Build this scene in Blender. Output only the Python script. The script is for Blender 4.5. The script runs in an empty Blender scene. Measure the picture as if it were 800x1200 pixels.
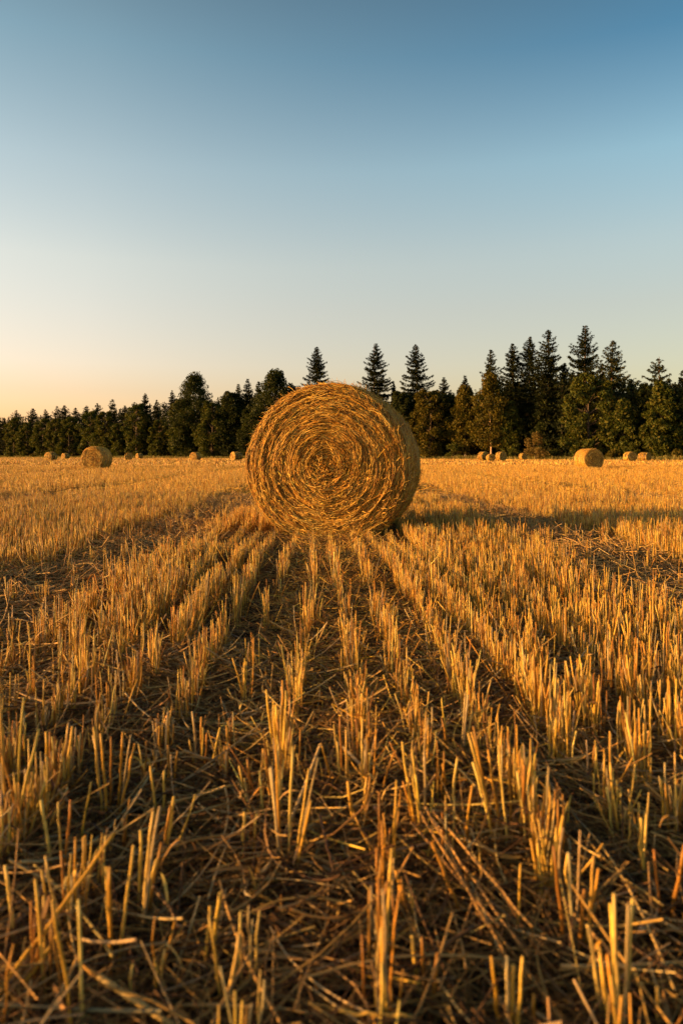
import bpy, math
import numpy as np

scene = bpy.context.scene
COL = scene.collection
rng = np.random.default_rng(7)
U = rng.uniform

# ---------------------------------------------------------------- camera model
EYE, F, CX, HZ = 0.77, 850.0, 400.0, 534.0        # eye height in m, focal length and horizon in photo pixels
SUN_EL, SUN_AZ = math.radians(6.8), math.radians(6.0)  # sun stands left, a little behind the camera
TO_SUN = np.array([-math.cos(SUN_AZ) * math.cos(SUN_EL), -math.sin(SUN_AZ) * math.cos(SUN_EL), math.sin(SUN_EL)])


def depth_at(py):
    return EYE * F / (py - HZ)


def ground_at(px, py):
    d = depth_at(py)
    return (px - CX) / F * d, d


def ground_z(x, y):
    x = np.asarray(x, float); y = np.asarray(y, float)
    fade = np.clip(1.4 - y / 30.0, 0, 1)
    z = 0.010 * np.sin(x * 5.1 + 1.3 * np.sin(y * 1.9)) + 0.008 * np.sin(y * 4.3 + 2.0 * np.sin(x * 2.3)) + 0.006 * np.sin(x * 11 + y * 7)
    return z * fade - 0.02


# field edge: where the stubble stops in front of the wood
EDGE_PX = np.array([-150, 0, 200, 400, 550, 680, 800, 950], float)
EDGE_D = np.array([350, 320, 218, 172, 156, 126, 112, 98], float)
EDGE_X = (EDGE_PX - CX) / F * EDGE_D


def edge_d(px):
    return float(np.interp(px, EDGE_PX, EDGE_D))


def edge_y(x):
    return np.interp(x, EDGE_X, EDGE_D)


# ---------------------------------------------------------------- mesh helpers
class Acc:
    """collects quads with a per-vertex tint and builds ONE mesh object"""

    def __init__(self):
        self.v, self.f, self.c, self.n = [], [], [], 0

    def add(self, V, Fq, C):
        self.v.append(np.asarray(V, np.float32).reshape(-1, 3))
        self.f.append(np.asarray(Fq, np.int64) + self.n)
        self.c.append(np.asarray(C, np.float32).reshape(-1, 3))
        self.n += len(self.v[-1])

    def tubes(self, P, R, C, S=4, cap=True, closed_ref=None):
        P = np.asarray(P, float); N, K, _ = P.shape
        R = np.broadcast_to(np.asarray(R, float), (N, K))
        T = np.gradient(P, axis=1)
        T /= np.linalg.norm(T, axis=2, keepdims=True) + 1e-9
        ref = rng.normal(size=(N, 1, 3))
        t0 = T.mean(axis=1, keepdims=True)
        ref = ref - (ref * t0).sum(2, keepdims=True) * t0 / ((t0 * t0).sum(2, keepdims=True) + 1e-9)
        A = np.cross(T, np.broadcast_to(ref, P.shape)); A /= np.linalg.norm(A, axis=2, keepdims=True) + 1e-9
        B = np.cross(T, A)
        ang = np.arange(S) / S * 2 * np.pi
        V = P[:, :, None, :] + R[:, :, None, None] * (np.cos(ang)[None, None, :, None] * A[:, :, None, :] + np.sin(ang)[None, None, :, None] * B[:, :, None, :])
        idx = np.arange(N * K * S).reshape(N, K, S)
        nx = np.roll(idx, -1, axis=2)
        Fq = np.stack([idx[:, :-1], nx[:, :-1], nx[:, 1:], idx[:, 1:]], -1).reshape(-1, 4)
        fs = [Fq]
        if cap and S == 4:
            fs.append(idx[:, -1, :].reshape(-1, 4))
        elif cap and S == 6:
            e = idx[:, -1, :]
            fs.append(e[:, [0, 1, 2, 3]]); fs.append(e[:, [0, 3, 4, 5]])
        C = np.asarray(C, float)
        if C.ndim == 2:
            C = np.broadcast_to(C[:, None, :], (N, K, 3))
        Cv = np.broadcast_to(C[:, :, None, :], (N, K, S, 3))
        self.add(V, np.concatenate(fs), Cv)

    def ribbons(self, P, W, C):
        """flat strips: P (N,K,3), W (N,K,3) half width vectors"""
        P = np.asarray(P, float); N, K, _ = P.shape
        V = np.stack([P - W, P + W], 2)
        idx = np.arange(N * K * 2).reshape(N, K, 2)
        Fq = np.stack([idx[:, :-1, 0], idx[:, :-1, 1], idx[:, 1:, 1], idx[:, 1:, 0]], -1).reshape(-1, 4)
        C = np.asarray(C, float)
        self.add(V, Fq, np.broadcast_to(C[:, None, None, :], (N, K, 2, 3)))

    def leaves(self, P, D, Wd, C):
        """diamond leaves: centre P, half length vector D, half width vector Wd"""
        V = np.stack([P - D, P + Wd - 0.15 * D, P + D, P - Wd - 0.15 * D], 1)
        N = len(P)
        self.add(V, np.arange(N * 4).reshape(N, 4), np.broadcast_to(np.asarray(C, float)[:, None, :], (N, 4, 3)))

    def lathe(self, prof, seg, C, frame=None):
        """profile of (r, a) pairs revolved round the local axis"""
        prof = np.asarray(prof, float); K = len(prof)
        th = np.arange(seg) / seg * 2 * np.pi
        V = np.stack([prof[None, :, 0] * np.cos(th)[:, None], np.broadcast_to(prof[None, :, 1], (seg, K)), prof[None, :, 0] * np.sin(th)[:, None]], -1)
        if frame is not None:
            V = frame(V)
        idx = np.arange(seg * K).reshape(seg, K); nx = np.roll(idx, -1, axis=0)
        Fq = np.stack([idx[:, :-1], nx[:, :-1], nx[:, 1:], idx[:, 1:]], -1).reshape(-1, 4)
        self.add(V, Fq, np.broadcast_to(np.asarray(C, float), V.shape))

    def build(self, name, mat, parent=None, loc=(0, 0, 0), smooth=True):
        V = np.concatenate(self.v); Fq = np.concatenate(self.f).astype(np.int32); C = np.concatenate(self.c)
        V = V - np.asarray(loc, np.float32)
        me = bpy.data.meshes.new(name)
        me.vertices.add(len(V)); me.vertices.foreach_set('co', V.astype(np.float32).ravel())
        me.loops.add(Fq.size); me.loops.foreach_set('vertex_index', Fq.ravel())
        me.polygons.add(len(Fq)); me.polygons.foreach_set('loop_start', np.arange(0, Fq.size, 4, dtype=np.int32))
        me.update(calc_edges=True)
        me.polygons.foreach_set('use_smooth', np.full(len(Fq), smooth))
        a = me.color_attributes.new('tint', 'FLOAT_COLOR', 'POINT')
        a.data.foreach_set('color', np.concatenate([C, np.ones((len(C), 1), np.float32)], 1).astype(np.float32).ravel())
        me.materials.append(mat)
        o = bpy.data.objects.new(name, me); COL.objects.link(o)
        o.location = loc
        if parent is not None:
            o.parent = parent
            o.location = np.asarray(loc) - np.asarray(parent.location)
        return o


def tag(o, label, cat=None, group=None, kind=None):
    o['label'] = label
    if cat: o['category'] = cat
    if group: o['group'] = group
    if kind: o['kind'] = kind
    return o


def empty(name, loc):
    o = bpy.data.objects.new(name, None); COL.objects.link(o); o.location = loc
    o.empty_display_size = 0.3
    return o


def pick(pal, n, jit=0.12):
    pal = np.asarray(pal, float)
    c = pal[rng.integers(0, len(pal), n)]
    return np.clip(c * (1 + jit * rng.normal(size=(n, 1))) * (1 + 0.04 * rng.normal(size=(n, 3))), 0.005, 0.85)


# ---------------------------------------------------------------- materials
def tinted(name, rough, transl, noise_scale=None, noise_amt=0.25, tr_tint=(1.0, 0.8, 0.5), spec=0.3):
    m = bpy.data.materials.new(name); m.use_nodes = True
    nt = m.node_tree; nt.nodes.clear(); N = nt.nodes.new; L = nt.links.new
    out = N('ShaderNodeOutputMaterial'); bs = N('ShaderNodeBsdfPrincipled')
    at = N('ShaderNodeAttribute'); at.attribute_name = 'tint'
    col = at.outputs['Color']
    if noise_scale:
        tc = N('ShaderNodeNewGeometry')
        no = N('ShaderNodeTexNoise'); no.inputs['Scale'].default_value = noise_scale; no.inputs['Detail'].default_value = 3
        L(tc.outputs['Position'], no.inputs['Vector'])
        mr = N('ShaderNodeMapRange'); mr.inputs['To Min'].default_value = 1 - noise_amt; mr.inputs['To Max'].default_value = 1 + noise_amt
        mr.inputs['From Min'].default_value = 0.3; mr.inputs['From Max'].default_value = 0.7
        L(no.outputs['Fac'], mr.inputs['Value'])
        mx = N('ShaderNodeVectorMath'); mx.operation = 'SCALE'
        L(col, mx.inputs[0]); L(mr.outputs['Result'], mx.inputs['Scale'])
        col = mx.outputs['Vector']
    L(col, bs.inputs['Base Color'])
    bs.inputs['Roughness'].default_value = rough
    bs.inputs['Specular IOR Level'].default_value = spec
    if transl > 0:
        tr = N('ShaderNodeBsdfTranslucent'); ms = N('ShaderNodeMixShader'); ms.inputs[0].default_value = transl
        vm = N('ShaderNodeVectorMath'); vm.operation = 'MULTIPLY'; vm.inputs[1].default_value = tr_tint
        L(col, vm.inputs[0]); L(vm.outputs['Vector'], tr.inputs['Color'])
        L(bs.outputs[0], ms.inputs[1]); L(tr.outputs[0], ms.inputs[2]); L(ms.outputs[0], out.inputs['Surface'])
    else:
        L(bs.outputs[0], out.inputs['Surface'])
    return m


M_STRAW = tinted('straw_stalk', 0.5, 0.12, 60, 0.22)
M_LITTER = tinted('straw_litter', 0.7, 0.08, 30, 0.3)
M_BALE = tinted('bale_straw', 0.55, 0.10, 25, 0.25)
M_NEEDLE = tinted('conifer_needles', 0.6, 0.15, None, tr_tint=(1, 1, 0.5), spec=0.08)
M_LEAF = tinted('leaves', 0.55, 0.3, None, tr_tint=(1.0, 1.0, 0.4), spec=0.10)
M_BARK = tinted('bark', 0.85, 0, 4, 0.4)
M_GRASS = tinted('grass_blades', 0.6, 0.25, 1.5, 0.3, tr_tint=(1, 1, 0.4))


def soil_material():
    m = bpy.data.materials.new('soil_with_chaff'); m.use_nodes = True
    nt = m.node_tree; N = nt.nodes.new; L = nt.links.new
    bs = nt.nodes['Principled BSDF']
    g = N('ShaderNodeNewGeometry')
    n1 = N('ShaderNodeTexNoise'); n1.inputs['Scale'].default_value = 55; n1.inputs['Detail'].default_value = 6; n1.inputs['Roughness'].default_value = 0.7
    n2 = N('ShaderNodeTexNoise'); n2.inputs['Scale'].default_value = 3.1; n2.inputs['Detail'].default_value = 5
    mp = N('ShaderNodeMapping'); mp.inputs['Scale'].default_value = (1, 0.35, 1)
    n3 = N('ShaderNodeTexNoise'); n3.inputs['Scale'].default_value = 140; n3.inputs['Detail'].default_value = 4
    for n in (n1, n2): L(g.outputs['Position'], n.inputs['Vector'])
    L(g.outputs['Position'], mp.inputs['Vector']); L(mp.outputs['Vector'], n3.inputs['Vector'])
    r1 = N('ShaderNodeValToRGB'); e = r1.color_ramp.elements
    e[0].position, e[0].color = 0.36, (0.012, 0.008, 0.005, 1)
    e[1].position, e[1].color = 0.70, (0.085, 0.050, 0.021, 1)
    md = r1.color_ramp.elements.new(0.54); md.color = (0.035, 0.021, 0.011, 1)
    L(n1.outputs['Fac'], r1.inputs['Fac'])
    r2 = N('ShaderNodeValToRGB'); e = r2.color_ramp.elements
    e[0].position, e[0].color = 0.56, (0, 0, 0, 1); e[1].position, e[1].color = 0.64, (0.7, 0.7, 0.7, 1)
    L(n3.outputs['Fac'], r2.inputs['Fac'])
    mx = N('ShaderNodeMix'); mx.data_type = 'RGBA'
    L(r2.outputs['Color'], mx.inputs['Factor']); L(r1.outputs['Color'], mx.inputs['A']); mx.inputs['B'].default_value = (0.28, 0.18, 0.07, 1)
    hs = N('ShaderNodeHueSaturation'); mr = N('ShaderNodeMapRange'); mr.inputs['To Min'].default_value = 0.6; mr.inputs['To Max'].default_value = 1.4
    L(n2.outputs['Fac'], mr.inputs['Value']); L(mr.outputs['Result'], hs.inputs['Value']); L(mx.outputs['Result'], hs.inputs['Color'])
    L(hs.outputs['Color'], bs.inputs['Base Color'])
    bs.inputs['Roughness'].default_value = 0.95; bs.inputs['Specular IOR Level'].default_value = 0.15
    bp = N('ShaderNodeBump'); bp.inputs['Strength'].default_value = 0.8; bp.inputs['Distance'].default_value = 0.015
    L(n1.outputs['Fac'], bp.inputs['Height']); L(bp.outputs['Normal'], bs.inputs['Normal'])
    return m


M_SOIL = soil_material()

# straw palettes (linear base colours)
GOLD = [(0.66, 0.39, 0.048), (0.70, 0.45, 0.070), (0.58, 0.29, 0.030), (0.70, 0.50, 0.12), (0.42, 0.20, 0.026), (0.62, 0.41, 0.070), (0.34, 0.155, 0.022), (0.42, 0.31, 0.13)]
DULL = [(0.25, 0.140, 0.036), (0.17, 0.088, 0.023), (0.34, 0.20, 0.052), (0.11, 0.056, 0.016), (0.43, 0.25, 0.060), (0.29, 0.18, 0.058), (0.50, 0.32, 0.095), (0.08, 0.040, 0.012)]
BALEC = [(0.60, 0.345, 0.048), (0.50, 0.26, 0.032), (0.70, 0.46, 0.085), (0.27, 0.135, 0.020), (0.68, 0.48, 0.12), (0.14, 0.066, 0.012), (0.39, 0.20, 0.028)]


# ---------------------------------------------------------------- ground
def build_field():
    ys = np.concatenate([np.linspace(-4, 0.5, 8)[:-1], np.linspace(0.5, 12, 190)[:-1], np.geomspace(12, 60, 70)[:-1], np.geomspace(60, 4000, 30)])
    xs = np.concatenate([-np.geomspace(4000, 8, 40)[:-1], np.linspace(-8, 8, 260)[:-1], np.geomspace(8, 4000, 40)])
    ys = np.concatenate([-np.geomspace(4000, 4, 16)[:-1], ys])
    X, Y = np.meshgrid(xs, ys)
    V = np.stack([X, Y, ground_z(X, Y)], -1)
    ny, nx = X.shape
    i = np.arange(ny * nx).reshape(ny, nx)
    Fq = np.stack([i[:-1, :-1], i[:-1, 1:], i[1:, 1:], i[1:, :-1]], -1).reshape(-1, 4)
    a = Acc(); a.add(V, Fq, np.full((ny * nx, 3), 0.05))
    return tag(a.build('field', M_SOIL), 'dark soil of the harvested field under the stubble', kind='structure')


build_field()

# ---------------------------------------------------------------- main bale placement (needed to keep stubble out)
BALE_R, BALE_L = 0.74, 1.16
BALE_PHI = math.radians(11)
BALE_C = np.array([-0.135, 6.58])                       # front face centre on the ground
BAX = np.array([math.sin(BALE_PHI), math.cos(BALE_PHI)])   # axis, front to back
BSD = np.array([math.cos(BALE_PHI), -math.sin(BALE_PHI)])  # sideways


def near_bale(x, y, grow=0.0):
    dx, dy = x - BALE_C[0], y - BALE_C[1]
    a = dx * BAX[0] + dy * BAX[1]; s = dx * BSD[0] + dy * BSD[1]
    return (a > -0.02 - grow) & (a < BALE_L + 0.05 + grow) & (np.abs(s) < 0.42 + grow)


# ---------------------------------------------------------------- stubble
FAR_BALES = []          # (x, y, half width): stubble is pressed down round these


def pressed(x, y):
    m = np.zeros(x.shape, bool)
    for bx, by, hw in FAR_BALES:
        m |= (np.abs(x - bx) < hw) & (y > by - 9 - 0.04 * by) & (y < by + 1.2)
    return m


FAR_SPECS = [(114, 27, 1.32, None), (689, 24.5, 1.22, None), (60, 10.5, 1.4, None), (77, 7, 1.4, None), (151, 9, 1.3, None), (163.5, 6.5, 1.4, None), (229, 10, 1.35, None),
             (277, 10.5, 1.4, None), (566, 11.5, 1.4, None), (574.5, 8.2, 1.05, 101), (586.5, 11, 1.4, None), (612.5, 8.5, 1.3, 131), (737.5, 12, 1.35, None), (754.5, 10, 1.3, 106)]
for _px, _dm, _sz, _d in FAR_SPECS:
    _d = _d or _sz * F / _dm
    FAR_BALES.append(((_px - CX) / F * _d, _d, _sz * 0.75))

def row_shift(y):
    return -0.018 * y + 0.025 * np.sin(y * 0.7)


def swath(x, y):
    """1 where a wheel track / windrow swath of flattened straw runs, 0 in standing stubble"""
    u = x - row_shift(y)
    p = (u + 1.50 + 0.09 * np.sin(y * 0.55) + 0.06 * np.sin(y * 1.7 + 1)) / 3.5
    d = np.abs(p - np.round(p)) * 3.5
    return np.clip((0.47 - d) / 0.14, 0, 1)


def patch_noise(x, y, s):
    return (np.sin(x * s * 1.3 + 2.1 * np.sin(y * s * 0.7)) + np.sin(y * s * 0.9 + 1.7 * np.sin(x * s * 1.1 + 2)) + np.sin((x + y) * s * 2.3)) / 3


def keep_prob(x, y):
    u = x - row_shift(y)
    p = np.full(x.shape, 0.92)
    near = y < 6.7
    p = np.where((u > -0.19) & (u < 0.34) & near, 0.45, p)          # thin middle strip full of loose straw
    p = np.where((u > -0.43) & (u < -0.28) & near, 0.04, p)         # bare wheel line left of it
    p = np.where((u > -0.28) & (u <= -0.19) & near, 0.75, p)
    fade = np.where(u < -0.4, np.clip((y - 0.85) / 0.65, 0.25, 1.0), np.clip((y - 0.95) / 1.0, 0.22, 1.0))
    p *= fade
    p *= 1 - 0.95 * swath(x, y)
    p *= np.clip(1.1 + 0.5 * patch_noise(x, y, 1.7), 0.5, 1.0)
    return p


def stand(acc, x, y, h, r, C, S, K, lean=0.10):
    n = len(x)
    z0 = ground_z(x, y) - 0.01
    az = U(0, 2 * np.pi, n); ln = np.abs(rng.normal(0, lean, n)); ln = np.where(U(0, 1, n) < 0.05, ln + U(0.2, 0.6, n), ln)
    t = np.linspace(0, 1, K)
    bend = U(-0.3, 0.5, n) * ln
    off = h[:, None] * (ln[:, None] * t + bend[:, None] * t * t)
    P = np.stack([x[:, None] + np.cos(az)[:, None] * off, y[:, None] + np.sin(az)[:, None] * off, z0[:, None] + h[:, None] * t * (1 - 0.25 * ln[:, None])], -1)
    if K > 2:
        P[:, 1:-1] += rng.normal(0, 0.0018, P[:, 1:-1].shape)
    R = r[:, None] * (1.12 - 0.25 * t)
    Ck = np.asarray(C)[:, None, :] * np.ones((1, K, 1))
    if K >= 4:                                           # stem nodes and weathered feet
        kn = rng.integers(1, K - 1, n)
        R = R.copy(); R[np.arange(n), kn] *= 1.2; Ck[np.arange(n), kn] *= 0.68
        Ck[:, 0] *= 0.75
    acc.tubes(P, R, Ck, S=S, cap=S in (4, 6))


def stubble_near(acc, y0, y1, spacing, per_m, S, K, rmul, margin=1.9, thin=1.0):
    half = 0.5 * y1 + margin
    k = np.arange(-int(half / spacing) - 1, int(half / spacing) + 2)
    n_t = int((y1 - y0) * per_m)
    kk = np.repeat(k, n_t)
    yy = U(y0, y1, len(kk))
    xx = kk * spacing + 0.05 + row_shift(yy) + rng.normal(0, 0.009, len(kk)) + 0.018 * np.sin(yy * 0.9 + kk * 2.2)
    ok = np.abs(xx) < 0.49 * yy + margin
    ok &= U(0, 1, len(kk)) < keep_prob(xx, yy) * thin
    ok &= ~near_bale(xx, yy, 0.02)
    ok &= yy < edge_y(xx) - 1
    if y1 > 20: ok &= ~(pressed(xx, yy) & (U(0, 1, len(xx)) < 0.96))
    xx, yy = xx[ok], yy[ok]
    # clumps of several stalks
    cnt = rng.integers(4, 11, len(xx)) if S > 3 else rng.integers(2, 5, len(xx))
    hh = np.clip(0.185 + 0.03 * patch_noise(xx, yy, 2.2) + rng.normal(0, 0.02, len(xx)), 0.08, 0.27)
    hh *= np.clip(0.8 + 0.2 * (yy - 1.2), 0.8, 1.0)
    uu = xx - row_shift(yy)
    hh *= 1 - 0.42 * np.clip((0.85 - np.abs(uu + 0.1)) / 0.2, 0, 1) * np.clip((yy - 4.6) / 1.2, 0, 1) * (yy < 6.9)
    i = np.repeat(np.arange(len(xx)), cnt)
    n = len(i)
    x = xx[i] + rng.normal(0, 0.009, n); y = yy[i] + rng.normal(0, 0.016, n)
    h = hh[i] * np.clip(rng.normal(0.95, 0.17, n), 0.35, 1.3)
    r = U(0.0011, 0.0023, n) * rmul
    stand(acc, x, y, h, r, pick(GOLD, n, 0.16), S, K)
    return n


st = Acc()
n1 = stubble_near(st, 0.75, 4.2, 0.165, 34, 6, 5, 1.0)
n2 = stubble_near(st, 4.2, 13, 0.165, 32, 4, 4, 1.1)
n3 = stubble_near(st, 13, 28, 0.148, 16, 3, 3, 1.5, 1.5)
n4 = stubble_near(st, 28, 50, 0.148, 10, 3, 2, 2.2, 3.0)
# far field: broad tufts
n = 230000
yy = U(50, 340, n); xx = U(-0.53, 0.53, n) * yy
ok = (yy < edge_y(xx) - U(0, 5, n)) & (U(0, 1, n) > 0.85 * swath(xx, yy)) & (U(0, 1, n) < np.clip(0.75 + 0.4 * patch_noise(xx, yy, 0.13), 0.3, 1))
ok &= ~(pressed(xx, yy) & (U(0, 1, n) < 0.96))
xx, yy = xx[ok], yy[ok]; n = len(xx)
a = U(0, np.pi, n); h = U(0.12, 0.22, n); w = U(0.012, 0.03, n)
P = np.stack([np.stack([xx, yy, np.full(n, -0.03)], -1), np.stack([xx + rng.normal(0, .03, n), yy + rng.normal(0, .03, n), h], -1)], 1)
Wv = np.stack([np.cos(a) * w, np.sin(a) * w, 0 * a], -1)[:, None, :] * np.array([1, 0.8])[None, :, None]
st.ribbons(P, Wv, pick(GOLD + DULL[4:5] + DULL[2:3], n, 0.15))
# torn leaf sheaths clinging to the nearer stalks
m = 9000
kk = rng.integers(-16, 17, m); yy = U(1.0, 5.5, m)
xx = kk * 0.165 + 0.05 + row_shift(yy) + rng.normal(0, 0.014, m) + 0.018 * np.sin(yy * 0.9 + kk * 2.2)
ok = U(0, 1, m) < keep_prob(xx, yy); xx, yy = xx[ok], yy[ok]; m = len(xx)
t = np.linspace(0, 1, 6); az = U(0, 6.283, m); L = U(0.04, 0.11, m); z0 = U(0.02, 0.12, m); cl = U(0.3, 1.6, m)
out_ = (0.55 * L)[:, None] * t ** 1.4; zz = z0[:, None] + L[:, None] * (t - cl[:, None] * t ** 2)
P = np.stack([xx[:, None] + np.cos(az)[:, None] * out_, yy[:, None] + np.sin(az)[:, None] * out_, ground_z(xx, yy)[:, None] + np.maximum(zz, 0.004)], -1)
W = np.stack([-np.sin(az), np.cos(az), U(-.5, .5, m)], -1)[:, None, :] * (0.0024 * np.sin(np.pi * (0.15 + 0.82 * t)))[None, :, None]
st.ribbons(P, W, pick(DULL + GOLD[:4], m, 0.15))
print('stubble', n1, n2, n3, n4, n)
tag(st.build('stubble', M_STRAW), 'golden cut cereal stubble standing in rows across the field', kind='stuff')


# ---------------------------------------------------------------- litter
def litter(acc, n, y0, y1, lo, hi, r0, r1, zmax, K=6, S=4, pal=DULL, only_swath=False, margin=0.6, edge_pow=0.6, align=0.0, centre=False):
    yy = y0 + (y1 - y0) * U(0, 1, n) ** edge_pow
    xx = U(-1, 1, n) * (0.49 * yy + margin)
    ok = ~near_bale(xx, yy, -0.05)
    if only_swath:
        ok &= U(0, 1, n) < swath(xx, yy)
    if centre:
        uu = xx - row_shift(yy); ok &= (uu > -0.22) & (uu < 0.36)
    xx, yy = xx[ok], yy[ok]; n = len(xx)
    L = U(lo, hi, n); az = U(0, 2 * np.pi, n)
    if align:
        az = np.where(U(0, 1, n) < align, np.pi / 2 + rng.normal(0, 0.45, n), az)
    t = np.linspace(-0.5, 0.5, K)
    curv = rng.normal(0, 1.0, n) * np.where(U(0, 1, n) < 0.3, 1.6, 0.45)
    th = az[:, None] + curv[:, None] * t
    seg = np.stack([np.cos(th), np.sin(th)], -1) * (L / (K - 1))[:, None, None]
    pos = np.cumsum(seg, 1); pos -= pos.mean(1, keepdims=True)
    z = U(0.002, zmax, n)
    tilt = rng.normal(0, 0.12, n)
    sag = rng.normal(0, 0.10, n)
    zz = z[:, None] + tilt[:, None] * L[:, None] * t + sag[:, None] * L[:, None] * (t * t * 4)
    PX, PY = xx[:, None] + pos[..., 0], yy[:, None] + pos[..., 1]
    P = np.stack([PX, PY, ground_z(PX, PY) + np.maximum(zz, 0.002)], -1)
    R = U(r0, r1, n)[:, None] * np.ones(K)
    acc.tubes(P, R, pick(pal, n, 0.2), S=S, cap=False)


def husks(acc, n, y0, y1, margin=0.5, zlo=0.005, zhi=0.06, pal=DULL + [(0.45, 0.33, 0.18)], wmul=0.75):
    """flat dry leaf blades"""
    yy = U(y0, y1, n); xx = U(-1, 1, n) * (0.49 * yy + margin)
    ok = ~near_bale(xx, yy, -0.05); xx, yy = xx[ok], yy[ok]; n = len(xx)
    K = 6; L = U(0.05, 0.2, n); az = U(0, 2 * np.pi, n); t = np.linspace(0, 1, K)
    th = az[:, None] + rng.normal(0, 1.0, n)[:, None] * t
    seg = np.stack([np.cos(th), np.sin(th)], -1) * (L / K)[:, None, None]
    pos = np.cumsum(seg, 1)
    z = U(zlo, zhi, n)[:, None] + (rng.normal(0, 0.2, n) * L)[:, None] * t + (rng.normal(0, 0.25, n) * L)[:, None] * t * t
    PX, PY = xx[:, None] + pos[..., 0], yy[:, None] + pos[..., 1]
    P = np.stack([PX, PY, ground_z(PX, PY) + np.maximum(z, 0.003)], -1)
    tw = U(0, np.pi, n)[:, None] + rng.normal(0, 1.2, n)[:, None] * t
    w = wmul * U(0.002, 0.0055, n)[:, None] * np.sin(np.pi * (0.12 + 0.86 * t))
    sidev = np.stack([-np.sin(th), np.cos(th), 0 * th], -1)
    W = w[..., None] * (np.cos(tw)[..., None] * sidev + np.sin(tw)[..., None] * np.array([0, 0, 1.0]))
    acc.ribbons(P, W, pick(pal, n, 0.2))


lt = Acc()
litter(lt, 36000, 0.6, 2.6, 0.06, 0.32, 0.0006, 0.0014, 0.05, edge_pow=0.75, margin=1.7)
litter(lt, 9000, 0.6, 3.0, 0.18, 0.50, 0.0011, 0.0021, 0.065, K=9, edge_pow=0.75, margin=1.7, pal=DULL[2:] + [(0.46, 0.33, 0.14), (0.38, 0.28, 0.13)])
litter(lt, 700, 0.6, 3.0, 0.25, 0.55, 0.0019, 0.0030, 0.075, K=9, edge_pow=0.75, margin=1.7, pal=[(0.50, 0.35, 0.14), (0.44, 0.29, 0.09), (0.36, 0.27, 0.13)])
litter(lt, 50000, 2.4, 7.5, 0.08, 0.34, 0.0009, 0.0020, 0.06, K=5, margin=1.7)
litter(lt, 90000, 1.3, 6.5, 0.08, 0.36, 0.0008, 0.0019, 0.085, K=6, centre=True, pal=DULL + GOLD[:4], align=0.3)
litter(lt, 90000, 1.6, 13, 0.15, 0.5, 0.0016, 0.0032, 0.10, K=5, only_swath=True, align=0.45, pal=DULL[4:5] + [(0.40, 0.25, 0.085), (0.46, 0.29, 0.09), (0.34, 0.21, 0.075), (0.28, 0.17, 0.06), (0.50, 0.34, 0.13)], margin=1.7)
litter(lt, 12000, 7, 20, 0.1, 0.4, 0.0025, 0.0045, 0.09, K=4, S=3, pal=DULL + GOLD[:3])
litter(lt, 40000, 12, 40, 0.15, 0.5, 0.004, 0.007, 0.10, K=3, S=3, only_swath=True, pal=DULL[4:5] + GOLD[:4], margin=2)
husks(lt, 500, 2.4, 8, zlo=0.02, zhi=0.12, pal=GOLD + DULL, wmul=0.6)
husks(lt, 4500, 0.6, 3.2, margin=1.7); husks(lt, 3500, 3.0, 8)
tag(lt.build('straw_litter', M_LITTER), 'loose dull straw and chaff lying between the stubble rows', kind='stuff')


# ---------------------------------------------------------------- single tufts and straws of the foreground
def tuft(px, by, ty, n, w_px, lean_px, label, spread=0.4, gold=True, rr=1.0, group='stubble tufts standing in the dark foreground'):
    """n stalks rooted round pixel column px, base at image row by, tops reaching ty; lean_px moves the tops sideways"""
    x0, d = ground_at(px, by)
    s = d / F
    z0 = float(ground_z(x0, d)); h = (by - ty) * s * 1.05
    acc = Acc(); K = 7; t = np.linspace(0, 1, K)
    x = x0 + rng.uniform(-0.5, 0.5, n) * w_px * s; y = d + rng.normal(0, 0.012, n)
    hh = h * np.clip(rng.normal(0.82, 0.13, n), 0.45, 1.0); hh[0] = h
    if n > 1: hh[1] = h * 0.93
    rel = (x - x0) / (w_px * s + 1e-6)
    off = lean_px * s * U(0.6, 1.1, n) + rel * spread * h * 0.8 + rng.normal(0, 0.02, n) * h
    dy = rng.normal(0, 0.06, n) * h
    ex = U(1.0, 1.5, n)
    T = t[None, :] ** ex[:, None]
    P = np.stack([x[:, None] + off[:, None] * T, y[:, None] + dy[:, None] * T, z0 - 0.012 + (hh[:, None] + 0.012) * t], -1)
    P[:, 1:-1, :2] += rng.normal(0, 0.0009, (n, K - 2, 2))
    r = U(0.0018, 0.0031, n) * rr
    R = r[:, None] * (1.15 - 0.22 * t)
    C = pick(GOLD, n, 0.12)[:, None, :] * np.ones((1, K, 1))
    k = rng.integers(2, 5, n)
    R = R.copy(); R[np.arange(n), k] *= 1.22; C[np.arange(n), k] *= 0.7          # the stem nodes
    acc.tubes(P, R, C, S=6, cap=True)
    # torn leaf sheaths at the stems
    m = max(1, n // 2); i = rng.integers(0, n, m)
    K2 = 5; t2 = np.linspace(0, 1, K2)
    b = P[i, rng.integers(1, 4, m)]; az = U(0, 2 * np.pi, m); L = U(0.03, 0.08, m)
    Pl = np.stack([b[:, 0, None] + np.cos(az)[:, None] * L[:, None] * t2 * 0.6, b[:, 1, None] + np.sin(az)[:, None] * L[:, None] * t2 * 0.6,
                   b[:, 2, None] + L[:, None] * (0.5 * t2 - 1.0 * t2 ** 2)], -1)
    W = np.stack([-np.sin(az), np.cos(az), 0.4 + 0 * az], -1)[:, None, :] * (0.003 * np.sin(np.pi * (0.15 + 0.8 * t2)))[None, :, None]
    acc.ribbons(Pl, W, pick(DULL, m, 0.1))
    o = acc.build('stubble_tuft' if n > 1 else 'stubble_stalk', M_STRAW, loc=(x0, d, z0))
    return tag(o, label, 'stubble tuft' if n > 1 else 'stalk', group)


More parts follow.
